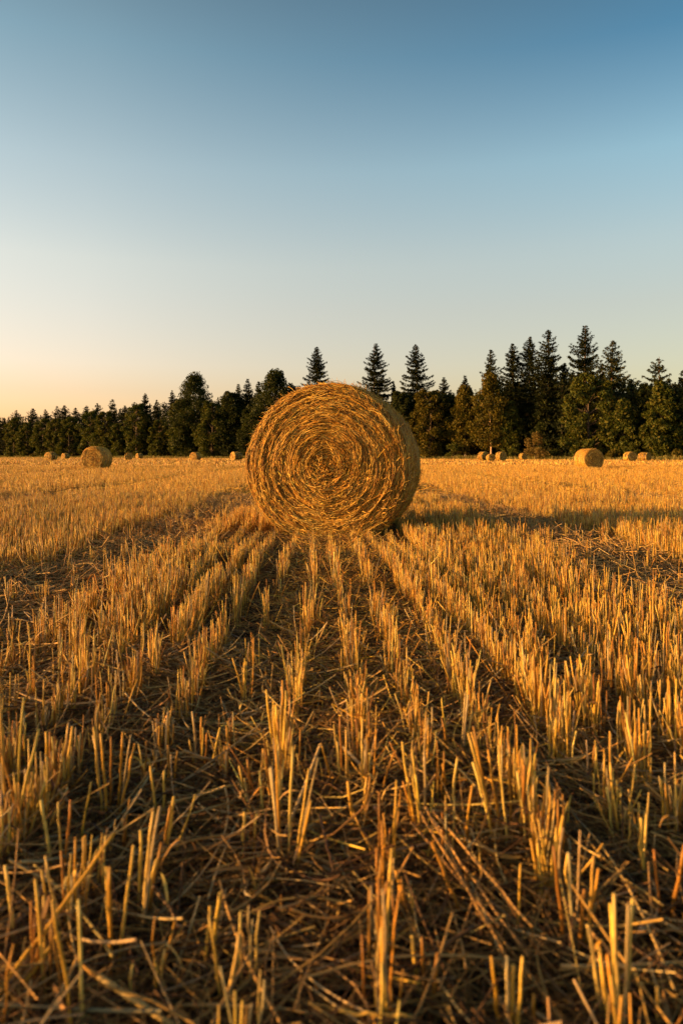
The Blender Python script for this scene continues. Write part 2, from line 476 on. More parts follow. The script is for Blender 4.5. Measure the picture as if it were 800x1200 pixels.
def straw(p0, p1, z0, z1, r, label, n=1, pal=GOLD, sag=0.0, ribbon=False):
    """a straw between two image points at given heights above the soil"""
    def pt(p, z):
        d = (EYE - z) * F / (p[1] - HZ)
        return np.array([(p[0] - CX) / F * d, d, z])
    a, b = pt(p0, z0), pt(p1, z1)
    K = 9; t = np.linspace(0, 1, K)
    L = np.linalg.norm(b - a)
    P = a[None, None] + (b - a)[None, None] * t[None, :, None] + np.zeros((n, 1, 1))
    P = P + rng.normal(0, 0.016 if n > 1 else 0, (n, 1, 3)) + rng.normal(0, 0.028 if n > 1 else 0, (n, 1, 3)) * t[None, :, None]
    P[:, :, 2] += sag * np.sin(np.pi * t)[None]
    P[:, 1:-1] += rng.normal(0, 0.0012, (n, K - 2, 3))
    P[:, :, 2] = np.maximum(P[:, :, 2], 0.004)
    R = (0.82 if n == 1 else 0.55) * U(0.85, 1.1, n)[:, None] * r * (1.1 - 0.3 * t)
    C = pick(pal, n, 0.1)[:, None, :] * np.ones((1, K, 1))
    R[:, 4] *= 1.2; C[:, 4] *= 0.7
    acc = Acc(); acc.tubes(P, R, C, S=6, cap=True)
    mid = a.copy(); mid[2] = min(a[2], b[2])
    o = acc.build('loose_straw' if n == 1 else 'straw_bundle', M_STRAW, loc=tuple(mid))
    return tag(o, label, 'straw', 'loose straws lying over the foreground litter')


TUFTS = [
    (9, 988, 812, 5, 14, -2, 'tall bright stubble tuft cut by the left picture edge'),
    (36, 992, 858, 1, 4, -14, 'single bent stalk beside the tall tuft at the left edge'),
    (70, 1020, 915, 3, 12, -2, 'short dark three stalk tuft right of the bent stalk at the left edge'),
    (87, 990, 897, 1, 4, 0, 'lone straight stalk left of the dense row tuft'),
    (132, 952, 836, 7, 26, 6, 'dense tuft of seven stalks at the near end of the left block'),
    (22, 1102, 1000, 1, 4, 0, 'short dark lone stalk above the long leaning straw near the left edge'),
    (133, 1122, 976, 3, 12, -2, 'three tall stalks where the long leaning straw ends'),
    (104, 1205, 1030, 2, 10, -1, 'two dark tall stalks crossed by the long leaning straw'),
    (160, 1076, 921, 5, 18, 3, 'upright orange tipped tuft right of the leaning straw top'),
    (76, 1192, 1076, 1, 4, -3, 'thin short stalk left of the two dark tall stalks'),
    (190, 962, 882, 2, 6, -2, 'small pair of stalks above the flattened straw bundle'),
    (200, 925, 864, 2, 6, 2, 'little pair of stalks farther back above the flattened bundle'),
    (192, 1006, 912, 3, 10, 17, 'tuft leaning right at the left end of the flattened bundle'),
    (340, 1020, 876, 7, 26, 12, 'bright orange fan of seven stalks left of centre'),
    (298, 948, 868, 3, 8, -1, 'narrow three stalk tuft behind and left of the orange fan'),
    (288, 1004, 940, 3, 16, 0, 'low row of three short stubs left of the orange fan'),
    (262, 1185, 1066, 2, 8, 2, 'pale two stalk tuft low in front of the leaning pale straw'),
    (242, 1122, 1032, 2, 9, 0, 'dim short pair of stalks left of the pale low tuft'),
    (449, 1146, 994, 1, 4, 5, 'tall lone straight stalk right of centre in front'),
    (430, 1138, 1020, 3, 10, 0, 'close tuft of stalks left of the tall lone stalk'),
    (525, 966, 892, 1, 4, -3, 'thin lone stalk left of the fat many stalk tuft'),
    (540, 1012, 918, 1, 4, 0, 'straight single stalk between the thin stalk and the fat tuft'),
    (598, 998, 856, 13, 44, -8, 'fattest tuft with about a dozen stalks right of centre'),
    (621, 1002, 900, 2, 8, 5, 'pair of stalks touching the right side of the fattest tuft'),
    (604, 1102, 1004, 1, 4, 15, 'single stalk leaning right in front of the fattest tuft'),
    (639, 1058, 957, 6, 18, 0, 'pale feathery tuft right of the leaning single stalk'),
    (658, 998, 928, 3, 9, 4, 'slim tuft directly behind the pale feathery tuft'),
    (672, 1118, 968, 5, 20, -7, 'tall dark tuft leaning left right of the pale feathery tuft'),
    (691, 1102, 996, 1, 5, 2, 'straight thick lone stalk between the dark leaning tuft and the right pair'),
    (727, 1212, 1032, 7, 24, 2, 'big near tuft of tall stalks at lower right'),
    (752, 1038, 949, 3, 9, -1, 'dark narrow tuft above the big lower right tuft'),
    (782, 1098, 984, 3, 11, 3, 'pair of bright stalks with a short stub near the right edge'),
    (594, 1218, 1098, 4, 16, -4, 'thick blurred stalks at the bottom edge right of centre'),
    (626, 1216, 1150, 1, 4, 3, 'short stub at the bottom edge right of the thick blurred stalks'),
    (774, 1214, 1137, 1, 5, -1, 'thick stub at the bottom right corner'),
    (783, 978, 880, 5, 14, 2, 'upright tuft against the right edge at mid height'),
    (747, 918, 848, 4, 14, -2, 'bushy tuft left of the upright right edge tuft'),
    (692, 930, 862, 4, 12, 6, 'tuft leaning right behind the slim tuft'),
    (643, 905, 835, 5, 14, 2, 'close upright tuft behind the pair beside the fattest tuft'),
    (330, 905, 790, 8, 18, 6, 'tall dense tuft on the row behind the orange fan'),
    (404, 935, 838, 6, 22, -4, 'dull tuft on the middle row right of the orange fan'),
    (418, 985, 905, 4, 14, -4, 'sparse grey tuft in front of the dull middle row tuft'),
    (492, 985, 872, 7, 20, -12, 'pale tuft leaning left along the row right of the middle'),
    (238, 905, 828, 6, 18, 4, 'leafy tuft on the row left of the narrow three stalk tuft'),
    (62, 932, 835, 6, 18, 2, 'crowded tuft at the front of the left block near the edge'),
    (536, 905, 815, 6, 16, 4, 'bright crowded tuft behind the straight single stalk'),
    (478, 1085, 1015, 4, 16, -8, 'dark short tuft sprawling left beside the long lying stems'),
    (500, 1180, 1100, 3, 14, 6, 'blurred dull tuft low between the lying stems'),
]
for px, by, ty, nn, w, ln, lab in TUFTS:
    tuft(px, by, ty, nn, w, ln, lab)

STRAWS = [
    ((-6, 1172), (134, 976), 0.02, 0.17, 0.0040, 'long bright straw leaning across the lower left corner', 1, GOLD, 0.0),
    ((28, 1152), (72, 1092), 0.02, 0.07, 0.0036, 'short bright straw below and beside the long leaning straw', 1, GOLD, 0.0),
    ((58, 1045), (112, 1024), 0.05, 0.07, 0.0034, 'stubby straw touching the middle of the long leaning straw', 1, GOLD, 0.0),
    ((350, 973), (436, 932), 0.03, 0.07, 0.0036, 'straight straw sticking out to the right of the orange fan', 1, GOLD, 0.0),
    ((312, 953), (278, 1092), 0.05, 0.01, 0.0038, 'pale straw lying steeply left of the orange fan', 1, DULL, 0.0),
    ((190, 1004), (330, 984), 0.02, 0.03, 0.0030, 'flattened bundle of straw lying sideways left of the orange fan', 9, DULL, 0.01),
    ((294, 1043), (376, 1093), 0.03, 0.02, 0.0036, 'pale cut straw lying below the orange fan', 1, GOLD, 0.0),
    ((318, 1072), (402, 1134), 0.04, 0.02, 0.0050, 'thick brown stem lying below the pale cut straw', 1, DULL, 0.0),
    ((168, 1018), (218, 1095), 0.06, 0.02, 0.0040, 'pale straw slanting down right of the upright orange tipped tuft', 1, DULL, 0.0),
    ((272, 1108), (400, 1134), 0.02, 0.03, 0.0045, 'long dull stem lying almost level left of the near centre', 1, DULL, 0.0),
    ((116, 1144), (210, 1206), 0.05, 0.03, 0.0045, 'thick dull straw at the bottom edge below the three tall stalks', 1, DULL, 0.0),
    ((404, 842), (478, 914), 0.05, 0.03, 0.0060, 'thick pale stem lying on the row right of the middle tuft', 1, GOLD, 0.0),
    ((506, 986), (540, 1072), 0.12, 0.01, 0.0040, 'orange stalk leaning left behind the lying stems', 1, GOLD, 0.0),
    ((496, 960), (590, 1105), 0.07, 0.04, 0.0042, 'bundle of grey stems lying from the pale tuft toward the near right', 6, DULL, 0.0),
    ((590, 1090), (690, 1206), 0.03, 0.02, 0.0042, 'grey stems running out of the bottom edge right of the thick stalks', 5, DULL, 0.0),
    ((552, 985), (640, 1062), 0.04, 0.03, 0.0040, 'thin straw lying behind the single leaning stalk', 1, GOLD, 0.0),
    ((398, 1184), (482, 1192), 0.05, 0.06, 0.0028, 'lit straw lying level at the bottom edge near the middle', 1, GOLD, 0.0),
    ((402, 1134), (492, 1152), 0.03, 0.05, 0.0030, 'lit straw lying level above the bottom edge straw', 1, GOLD, 0.0),
    ((440, 1160), (556, 1085), 0.02, 0.08, 0.0036, 'straw with a lit tip rising right in front of the lone stalk', 1, DULL, 0.0),
    ((675, 1085), (800, 1200), 0.05, 0.02, 0.0040, 'straggling bundle of dull stems behind the big lower right tuft', 4, DULL, 0.0),
    ((720, 885), (790, 935), 0.04, 0.03, 0.0040, 'straw lying across the gap behind the right edge tuft', 1, GOLD, 0.0),
    ((366, 965), (410, 1060), 0.03, 0.02, 0.0040, 'dull bundle of stems lying right of the orange fan base', 5, DULL, 0.0),
]
for p0, p1, z0, z1, r, lab, nn, pal, sag in STRAWS:
    straw(p0, p1, z0, z1, r, lab, nn, pal, sag)


# ---------------------------------------------------------------- bales
def bale_profile(R, L, c=0.09, bulge=0.03):
    """(r, a) from the front centre out over the rounded rim, along the side, to the back centre"""
    pr = [(0.001, -bulge)]
    for f in np.linspace(0.15, 1, 7): pr.append(((R - c) * f, -bulge * (1 - f ** 2)))
    for g in np.linspace(0, np.pi / 2, 6)[1:]: pr.append((R - c + c * math.sin(g), c - c * math.cos(g)))
    for f in np.linspace(0, 1, 8)[1:]: pr.append((R + 0.012 * math.sin(np.pi * f), c + (L - 2 * c) * f))
    for g in np.linspace(0, np.pi / 2, 6)[1:]: pr.append((R - c + c * math.cos(g), L - c + c * math.sin(g)))
    for f in np.linspace(1, 0.0, 5)[1:]: pr.append(((R - c) * f + 0.001, L + bulge * (1 - f ** 2)))
    return np.array(pr)


def make_bale(px_c, d, R, L, phi, label, detail, group, parts=True, lean=0.0, single_name='round_bale'):
    cx, cy = px_c, d
    ax = np.array([math.sin(phi), math.cos(phi), 0.0]); sd = np.array([math.cos(phi), -math.sin(phi), 0.0]); up = np.array([0, 0, 1.0])
    zc = R - 0.055 * R
    base = np.array([cx, cy, float(ground_z(cx, cy))])
    c0 = base + up * zc
    prof = bale_profile(R, L, 0.05 * R / 0.715)
    ds = np.concatenate([[0], np.cumsum(np.linalg.norm(np.diff(prof, axis=0), axis=1))])
    S_tot = ds[-1]
    s_rim0 = ds[7]; s_rim1 = ds[12]; s_back = ds[19]
    tan = np.gradient(prof, ds, axis=0); nrm = np.stack([tan[:, 1], -tan[:, 0]], 1)   # outward
    nrm = -nrm if (nrm[15, 0] < 0) else nrm

    def frame(V):      # local (r cos, a, r sin) to world with the soft sag at the foot
        r1, a, r2 = V[..., 0], V[..., 1], V[..., 2]
        z = r2 * 1.0
        low = z < -0.86 * R
        z = np.where(low, -0.86 * R + (z + 0.86 * R) * 0.45, z)
        w = 1 + 0.02 * np.clip(-z / R, 0, 1)
        return c0 + sd * (r1 * w)[..., None] + ax * a[..., None] + up * z[..., None]

    def surf(th, s, h):
        s = np.clip(s, 0, S_tot)
        r = np.interp(s, ds, prof[:, 0]); a = np.interp(s, ds, prof[:, 1])
        nr = np.interp(s, ds, nrm[:, 0]); na = np.interp(s, ds, nrm[:, 1])
        # gentle rings of layered rolls
        rel = 0.005 * np.sin(s * 46 + 1.5 * np.sin(th * 2 + s * 9)) * (s < s_rim0)
        lump = 0.010 * np.sin(th * 5 + s * 3) * np.sin(s * 6 + th * 2) * R
        r = r + (h + rel + lump) * nr; a = a + (h + rel + lump) * na
        return frame(np.stack([r * np.cos(th), a, r * np.sin(th)], -1))

    k = R / 0.715

    def strands(acc, n, s0, s1, area_pow, llo, lhi, r0, r1, hlo, hhi, wander, stick, pal, K=7, S=4, cmul=1.0, flip=0.35, lay=0.0):
        s = s0 + (s1 - s0) * U(0, 1, n) ** area_pow
        rr = np.maximum(np.interp(s, ds, prof[:, 0]), 0.05)
        if lay:
            li = np.round(s / lay); s = (li + rng.normal(0, 0.30, n)) * lay
        L_ = U(llo, lhi, n); span = np.minimum(L_ / rr, 2.2); th0 = U(0, 2 * np.pi, n)
        t = np.linspace(0, 1, K)
        sl = rng.normal(0, wander, n) * L_
        cv = rng.normal(0, wander * 0.6, n) * L_
        ss = s[:, None] + sl[:, None] * (t - 0.5) + cv[:, None] * 4 * (t - 0.5) ** 2 + rng.normal(0, 0.0025, (n, K)) * (R / .715)
        th = th0[:, None] + span[:, None] * t
        h = U(hlo, hhi, n)[:, None] + np.zeros((n, K))
        if lay:
            s0f = np.abs(s / lay - li)
            h = h + (0.014 * k * (1 - 3.0 * s0f) + 0.0055 * k * np.sin(li * 2.4) + 0.008 * k * np.sin(th0 * 3 + li * 1.9) + 0.008 * k * np.sin(th0 * 7 + li * 4.1))[:, None]
            ss = ss + (lay * 0.9 * np.sin(th0 * 2 + li) * 0.25 + lay * (th0 / 6.283))[:, None] + lay * span[:, None] * t / 6.283
        up_ = (U(0, 1, n) < flip) * np.abs(rng.normal(0, stick, n))
        h = h + up_[:, None] * np.clip(t - 0.45, 0, 1) ** 1.5 * 2.2
        ss = ss + (up_ * rng.normal(0, 0.6, n))[:, None] * np.clip(t - 0.45, 0, 1)
        P = surf(th, ss, h)
        P[..., 2] = np.maximum(P[..., 2], base[2] + 0.004)
        Rr = U(r0, r1, n)[:, None] * (1.0 - 0.35 * np.abs(t - 0.4))
        acc.tubes(P, Rr, pick(pal, n, 0.16) * cmul, S=S, cap=False)

    core = Acc()
    core_prof = prof - nrm * 0.030 * k
    core.lathe(core_prof, 72, (0.07, 0.034, 0.011), frame)  # dark brown core colour paints shade into the gaps between the strands
    D = detail
    f_end = Acc(); f_side = Acc(); f_loose = Acc() if D['loose'] > 1000 else f_side
    rad = D['rad']
    # the rolled end
    strands(f_end, D['end'] * 2 // 3, 0.06 * k, s_rim0 + 0.03 * k, 0.58, 0.13 * k, 0.48 * k, rad * 0.6, rad * 1.25, -0.014, 0.008, 0.040, 0.012, BALEC, K=11, flip=0.12, lay=0.024 * k)
    strands(f_end, D['end'] // 4, 0.03 * k, s_rim0 + 0.03 * k, 0.58, 0.08 * k, 0.30 * k, rad * 0.6, rad * 1.25, -0.006, 0.015, 0.15, 0.024, BALEC, K=7, flip=0.3, lay=0.024 * k)
    strands(f_end, D['end'] // 4, 0.0, 0.26 * k, 0.6, 0.05 * k, 0.22 * k, rad * 0.7, rad * 1.4, -0.020, 0.015, 0.40, 0.03, BALEC)
    strands(f_end, D['end'] // 12, 0.05 * k, s_rim0, 0.6, 0.05 * k, 0.16 * k, rad * 0.7, rad * 1.2, 0.004, 0.016, 0.28, 0.04, [BALEC[2], BALEC[4], GOLD[1]], flip=0.7)
    # rim and side
    strands(f_side, D['side'], s_rim0, s_back, 1.0, 0.15 * k, 0.5 * k, rad * 0.6, rad * 1.1, -0.010, 0.006, 0.06, 0.012, GOLD, flip=0.3)
    strands(f_side, D['side'] // 4, s_rim0 - 0.02, s_rim1 + 0.06 * k, 1.0, 0.08 * k, 0.3 * k, rad * 0.6, rad * 1.1, -0.006, 0.008, 0.10, 0.02, GOLD, flip=0.4)
    strands(f_side, D['side'] // 6, s_back, S_tot - 0.03, 1.3, 0.12 * k, 0.4 * k, rad, rad * 1.5, -0.010, 0.008, 0.1, 0.02, BALEC)
    # stray ends standing off the rim
    strands(f_loose, D['loose'], s_rim0 - 0.03 * k, s_rim1 + 0.5 * k, 1.0, 0.03 * k, 0.10 * k, rad * 0.4, rad * 0.7, -0.006, 0.006, 0.35, 0.035, GOLD, K=6, flip=1.0)
    if parts:
        root = empty('round_bale', tuple(base))
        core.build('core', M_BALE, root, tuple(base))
        f_end.build('rolled_end', M_BALE, root, tuple(base))
        f_side.build('outer_wrap', M_STRAW, root, tuple(base))
        if D['loose'] > 1000: f_loose.build('stray_straw', M_STRAW, root, tuple(base))
    else:
        merged = core
        for q in (f_end, f_side):
            off = 0
            for v, f, c in zip(q.v, q.f, q.c):
                merged.add(v, f - off, c); off += len(v)
        root = merged.build('round_bale', M_BALE, None, tuple(base))
    return tag(root, label, 'straw bale', group)


GB = 'round straw bales scattered over the field'
make_bale(BALE_C[0], BALE_C[1], BALE_R, BALE_L, BALE_PHI, 'large round straw bale standing in the middle of the stubble, its rolled end facing us',
          dict(end=25000, side=12000, loose=2600, rad=0.0027), GB)


def far_bale(px, diam_px, size, phi_deg, Lr, label, det, parts, d=None):
    d = d or size * F / diam_px
    R = size / 2
    phi = math.radians(phi_deg) + math.atan((px - CX) / F); L = Lr * size   # turn against the line of sight
    x = (px - CX) / F * d
    # centre of the body stands at px; the front face centre lies half a length before it
    make_bale(x - math.sin(phi) * L / 2, d - math.cos(phi) * L / 2, R, L, phi, label, det, GB, parts)


MID = dict(end=2200, side=2200, loose=500, rad=0.009)
TINY = dict(end=350, side=350, loose=10, rad=0.022)
far_bale(114, 27, 1.32, 27, 0.9, 'dim round bale standing alone in the left part of the field', MID, True)
far_bale(689, 24.5, 1.22, -30, 1.0, 'round bale with a bright yellow left flank alone on the right', MID, True)
far_bale(60, 10.5, 1.4, 40, 0.95, 'larger of the two tiny bales far behind the dim left bale', TINY, False)
far_bale(77, 7, 1.4, 50, 0.9, 'smallest distant bale right of the larger tiny one at far left', TINY, False)
far_bale(151, 9, 1.3, 5, 0.6, 'narrow tiny bale just right of the dim left bale', TINY, False)
far_bale(163.5, 6.5, 1.4, 60, 0.9, 'tiny low bale beside the narrow one by the wood', TINY, False)
far_bale(229, 10, 1.35, 35, 0.9, 'small brown bale below the big broad tree left of the main bale', TINY, False)
far_bale(277, 10.5, 1.4, 55, 1.0, 'small bale half hidden behind the left side of the main bale', TINY, False)
far_bale(566, 11.5, 1.4, -35, 0.8, 'left bale of the close trio under the pale birch', TINY, False)
far_bale(574.5, 8.2, 1.05, -20, 0.8, 'smallest front bale between two others under the pale birch', TINY, False, d=101)
far_bale(586.5, 11, 1.4, -40, 0.7, 'right bale of the close trio under the pale birch', TINY, False)
far_bale(612.5, 8.5, 1.3, -30, 0.8, 'lone tiny bale left of the golden bush', TINY, False, d=131)
far_bale(737.5, 12, 1.35, -30, 0.8, 'upright small bale with a lit left side on the far right', TINY, False)
far_bale(754.5, 10, 1.3, -55, 1.05, 'wide low bale nearest the right picture edge', TINY, False, d=106)


# ---------------------------------------------------------------- trees
def rnd_unit(n):
    v = rng.normal(size=(n, 3)); return v / np.linalg.norm(v, axis=1, keepdims=True)


SPRUCE_C = [(0.015, 0.022, 0.008), (0.021, 0.028, 0.009), (0.012, 0.018, 0.007), (0.028, 0.032, 0.010)]
PINE_C = [(0.040, 0.050, 0.020), (0.050, 0.055, 0.020), (0.030, 0.040, 0.016)]
LEAF_C = [(0.058, 0.074, 0.013), (0.074, 0.084, 0.013), (0.044, 0.060, 0.012), (0.098, 0.094, 0.015)]
GOLDLEAF_C = [(0.098, 0.082, 0.012), (0.078, 0.070, 0.010), (0.125, 0.096, 0.013), (0.056, 0.058, 0.009)]
DARKLEAF_C = [(0.034, 0.045, 0.011), (0.046, 0.054, 0.012), (0.026, 0.036, 0.010)]


def trunk_into(acc, base, h, r, col, bend=0.0, S=8, top=1.0):
    K = 8; t = np.linspace(0, top, K)
    P = np.stack([base[0] + bend * np.sin(t * 2.2), base[1] + 0 * t, base[2] - 0.2 + (h + 0.2) * t], -1)[None]
    P[0, 1:, :2] += rng.normal(0, 0.04, (K - 1, 2))
    R = (r * (1.05 - 0.97 * t) + 0.015)[None]; R[0, 0] *= 1.35
    acc.tubes(P, R, np.asarray([col]), S=S, cap=False)
    return P[0]


def spruce(x, y, h, rad, label, group, low=0.06, dens=1.2, pal=SPRUCE_C, open_=1.0, ragged=0.22, name='spruce_tree'):
    rad = rad * 1.42
    base = np.array([x, y, float(ground_z(x, y))])
    tr = Acc(); trunk_into(tr, base, h * 0.985, 0.012 * h + 0.05, (0.09, 0.06, 0.04))
    cr = Acc()
    ph0, asym, skip = U(0, 6.28), U(0.05, 0.28), U(0.02, 0.14); lx, ly = rng.normal(0, 0.012, 2)
    zz = []; z = h * low
    while z < h * 0.985:
        zz.append(z); z += (0.36 + 0.72 * (1 - z / h)) * U(0.75, 1.25) * open_
    Ps, Ds, Ws, Cs = [], [], [], []
    for z in zz:
        f = 1 - z / h
        nb = int(rng.integers(5, 9)) if f > 0.12 else int(rng.integers(3, 6))
        z_lv = z
        for az in np.arange(nb) / nb * 2 * np.pi + U(0, 6.3):
            if U(0, 1) < skip: continue
            az = az + rng.normal(0, 0.3)
            z = z_lv + rng.normal(0, 0.28) * min(1, f * 5)
            f = max(0.01, 1 - z / h)
            L = (rad * f ** 0.78) * U(0.93 - ragged, 0.95 + ragged) * (1 + asym * math.sin(az + ph0)) * (1 + 0.16 * math.sin(z * 1.1 + 2 * az + ph0)) * (1 if f > .06 else 0.8) + 0.10
            m = max(5, int(L / 0.085 * dens))
            t = (np.arange(m) + U(0, 1, m)) / m
            droop = 0.55 * f + 0.05
            zz_ = z + L * (0.22 * (1 - f) * t - droop * t ** 1.2 + 0.30 * t ** 3)
            dirv = np.array([math.cos(az), math.sin(az), 0.0]); sid = np.array([-dirv[1], dirv[0], 0])
            wid = 0.34 * L * (1 - t) ** 0.8 + 0.14
            lat = U(-1, 1, m) * wid
            P = base + np.array([lx * z, ly * z, 0]) + dirv * (L * t - 0.25 * np.abs(lat))[:, None] + sid * lat[:, None] + np.array([0, 0, 1.0]) * (zz_ - 0.15 * np.abs(lat) + rng.normal(0, .04, m))[:, None]
            sz = (0.24 + 0.14 * f) * U(0.7, 1.3, m)
            D = dirv * (sz * 0.9)[:, None] + sid * (np.sign(lat) * sz * 0.55)[:, None] + np.array([0, 0, 1.0]) * (-0.35 * sz * U(0.2, 1.4, m))[:, None]
            W = np.cross(D, rng.normal(size=(m, 3)) + np.array([0, 0, 2.0])); W /= np.linalg.norm(W, axis=1, keepdims=True) + 1e-6
            W *= (sz * 0.5)[:, None]
            Ps.append(P); Ds.append(D); Ws.append(W)
            # hanging side twigs
            m2 = m // 2
            if m2:
                i = rng.integers(0, m, m2)
                s2 = sz[i] * 0.9
                Ps.append(P[i] + np.array([0, 0, -0.6]) * s2[:, None]); Ds.append(np.array([0, 0, -1.0]) * s2[:, None] + rng.normal(0, .2, (m2, 3)) * s2[:, None])
                w2 = rnd_unit(m2); w2[:, 2] = 0; Ws.append(w2 * (s2 * 0.4)[:, None])
    P = np.concatenate(Ps); D = np.concatenate(Ds); W = np.concatenate(Ws)
    cr.leaves(P, D, W, pick(pal, len(P), 0.2))
    root = empty(name, tuple(base))
    tr.build('trunk', M_BARK, root, tuple(base)); cr.build('crown', M_NEEDLE, root, tuple(base), smooth=False)
    return tag(root, label, 'tree', group)


def clump_leaves(cr, cen, rad3, n, size, pal, up_bias=0.0):
    v = rnd_unit(n) * (U(0, 1, n) ** 0.45)[:, None]
    P = cen + v * rad3
    sz = size * U(0.6, 1.35, n)
    D = rnd_unit(n) * sz[:, None]
    W = np.cross(D, rnd_unit(n)); W /= np.linalg.norm(W, axis=1, keepdims=True) + 1e-6; W *= (sz * 0.55)[:, None]
    cr.leaves(P, D, W, pick(pal, n, 0.18))


def broad(x, y, h, rad, label, group, low=0.08, pal=LEAF_C, n_cl=60, per=260, bark=(0.12, 0.09, 0.06), trunk_r=None, shape='round', name='broadleaf_tree', size=0.27, csz=0.10):
    base = np.array([x, y, float(ground_z(x, y))])
    tr = Acc(); tp = trunk_into(tr, base, h * 0.93, trunk_r or 0.013 * h + 0.06, bark, bend=U(-0.3, 0.3))
    cr = Acc()
    lim = []
    for i in range(n_cl):
        f = (i + U(0, 1)) / n_cl                      # height fraction within the crown
        z = h * (low + (0.97 - low) * f)
        if shape == 'round': prof = math.sqrt(max(0.02, 1 - ((f - 0.42) / 0.62) ** 2))
        elif shape == 'birch': prof = (0.55 + 0.5 * math.sin(min(1, f * 1.5) * math.pi * 0.6)) * (1 - f ** 2.2) + 0.06
        else: prof = 0.9 * (1 - f) ** 0.65 + 0.08                                   # cone
        az = i * 2.39996 + U(-0.5, 0.5)
        rr = rad * prof * U(0.45, 0.98)
        cen = base + np.array([math.cos(az) * rr, math.sin(az) * rr, z])
        cs = (csz * h * (0.55 + 0.45 * prof) if shape != 'birch' else 0.095 * h) * U(0.7, 1.2)
        cs = min(cs, 0.62 * rad) * (1.08 - 0.22 * f)
        clump_leaves(cr, cen, np.array([cs, cs, cs * 0.72]), int(per * U(0.7, 1.3)), size, pal)
        k = np.argmin(np.abs(tp[:, 2] - (max(z - (0.05 if shape == 'birch' else 0.12) * h, (low + (0.14 if shape == 'birch' else 0)) * h) + base[2])))
        lim.append((tp[k], cen))
    K = 4; t = np.linspace(0, 1, K)
    A = np.array([a for a, b in lim]); B = np.array([b for a, b in lim])
    P = A[:, None] + (B - A)[:, None] * t[None, :, None]; P[:, :, 2] += 0.25 * np.sin(np.pi * t)
    tr.tubes(P, (0.006 * h) * (1.05 - 0.85 * t)[None] * np.ones((len(A), 1)), np.tile([(0.11, 0.08, 0.05)], (len(A), 1)), S=4, cap=False)
    root = empty(name, tuple(base))
    tr.build('trunk', M_BARK, root, tuple(base)); cr.build('crown', M_LEAF, root, tuple(base), smooth=False)
    return tag(root, label, 'tree', group)


def at_px(px, back):
    d = edge_d(px) + back
    return (px - CX) / F * d, d


def hgt(topy, d):
    return (HZ - topy) * d / F + EYE


GS, GL = 'conifers rising over the wood', 'broadleaf trees along the wood edge'


def S_(px, top, hw, label, back=14, **k):
    x, d = at_px(px, back); spruce(x, d, hgt(top, d), hw * d / F, label, GS, **k)


def P_(px, top, hw, label, back=10, **k):
    x, d = at_px(px, back); spruce(x, d, hgt(top, d), hw * d / F, label, GS, pal=PINE_C, open_=1.3, ragged=0.42, name='pine_tree', **k)


def B_(px, top, hw, label, back=6, **k):
    x, d = at_px(px, back); broad(x, d, hgt(top, d), hw * d / F, label, GL, **k)


# right half, tallest trees
S_(371, 404, 26, 'dark spruce whose tip rises just above the top of the main bale', 16)
S_(438, 401, 28, 'symmetrical dark spruce right of the main bale top, first of two alike', 16)
S_(488, 402, 29, 'tall dark spruce above the dome shaped gold tree right of the main bale', 16)
S_(461, 446, 8, 'tiny thin spruce tip between the two spruces right of the main bale', 20)
S_(520, 441, 17, 'short spruce just right of the dome shaped gold tree', 16)
S_(544, 438, 15, 'small spruce left of the pine with the pale birch in front', 18)
S_(600, 400, 25, 'left and lowest of three close spruces behind the golden bush', 16)
S_(620, 393, 27, 'middle one of three close spruces behind the golden bush', 20)
S_(642, 385, 34, 'right and widest of three close spruces behind the golden bush', 16)
S_(685, 379, 35, 'tallest spruce of the whole wood, on the right', 16, open_=1.15)
P_(574, 407, 22, 'open crowned conifer standing behind the pale birch', 14)
P_(717, 396, 29, 'ragged pine with gaps in its crown right of the tallest spruce', 14)
P_(772, 416, 27, 'flat topped bushy pine near the right picture edge', 14)
S_(741, 442, 14, 'small pointed spruce between the ragged pine and the flat topped pine', 18)
S_(802, 432, 18, 'conifer cut by the right picture edge', 16)
S_(660, 425, 22, 'dark low spruce filling the gap left of the tallest spruce', 22)
S_(705, 425, 20, 'dark low spruce behind the ragged pine', 24)
B_(503, 456, 25, 'dome shaped gold green tree right of the main bale', 5, pal=GOLDLEAF_C, low=0.02)
B_(470, 458, 18, 'dark round tree close behind the right shoulder of the main bale', 9, pal=DARKLEAF_C, low=0.02)
B_(526, 462, 18, 'dark leafy tree between the gold dome and the birches', 10, pal=DARKLEAF_C, low=0.03)
B_(545, 452, 17, 'slender golden birch left of the pale trunked birch', 5, pal=GOLDLEAF_C, shape='birch', low=0.10, bark=(0.42, 0.33, 0.22), name='birch_tree')
B_(575, 436, 27, 'wide golden birch with a long pale trunk above the bale trio', 4, pal=GOLDLEAF_C, shape='birch', low=0.16, bark=(0.60, 0.42, 0.26), trunk_r=0.17, name='birch_tree', n_cl=60, per=170)
B_(598, 470, 15, 'thin leafy tree touching the right side of the pale trunked birch', 7, pal=LEAF_C, shape='birch', low=0.08, name='birch_tree')
B_(690, 438, 34, 'big spreading leafy tree below the tallest spruce', 6, pal=LEAF_C, low=0.07, n_cl=60)
B_(730, 468, 17, 'narrow leafy tree between the big spreading tree and the right pine', 5, pal=LEAF_C, shape='birch', low=0.03)
B_(775, 448, 22, 'loose leafy tree in front of the flat topped pine', 5, pal=LEAF_C, shape='birch', low=0.06)
B_(757, 450, 16, 'dim leafy tree behind the loose one at right', 12, pal=DARKLEAF_C, low=0.04)
B_(806, 455, 18, 'dark leafy tree at the right picture edge', 8, pal=DARKLEAF_C, low=0.04)
B_(640, 462, 22, 'very dark leafy tree in the shade behind the golden bush', 16, pal=DARKLEAF_C, low=0.04)
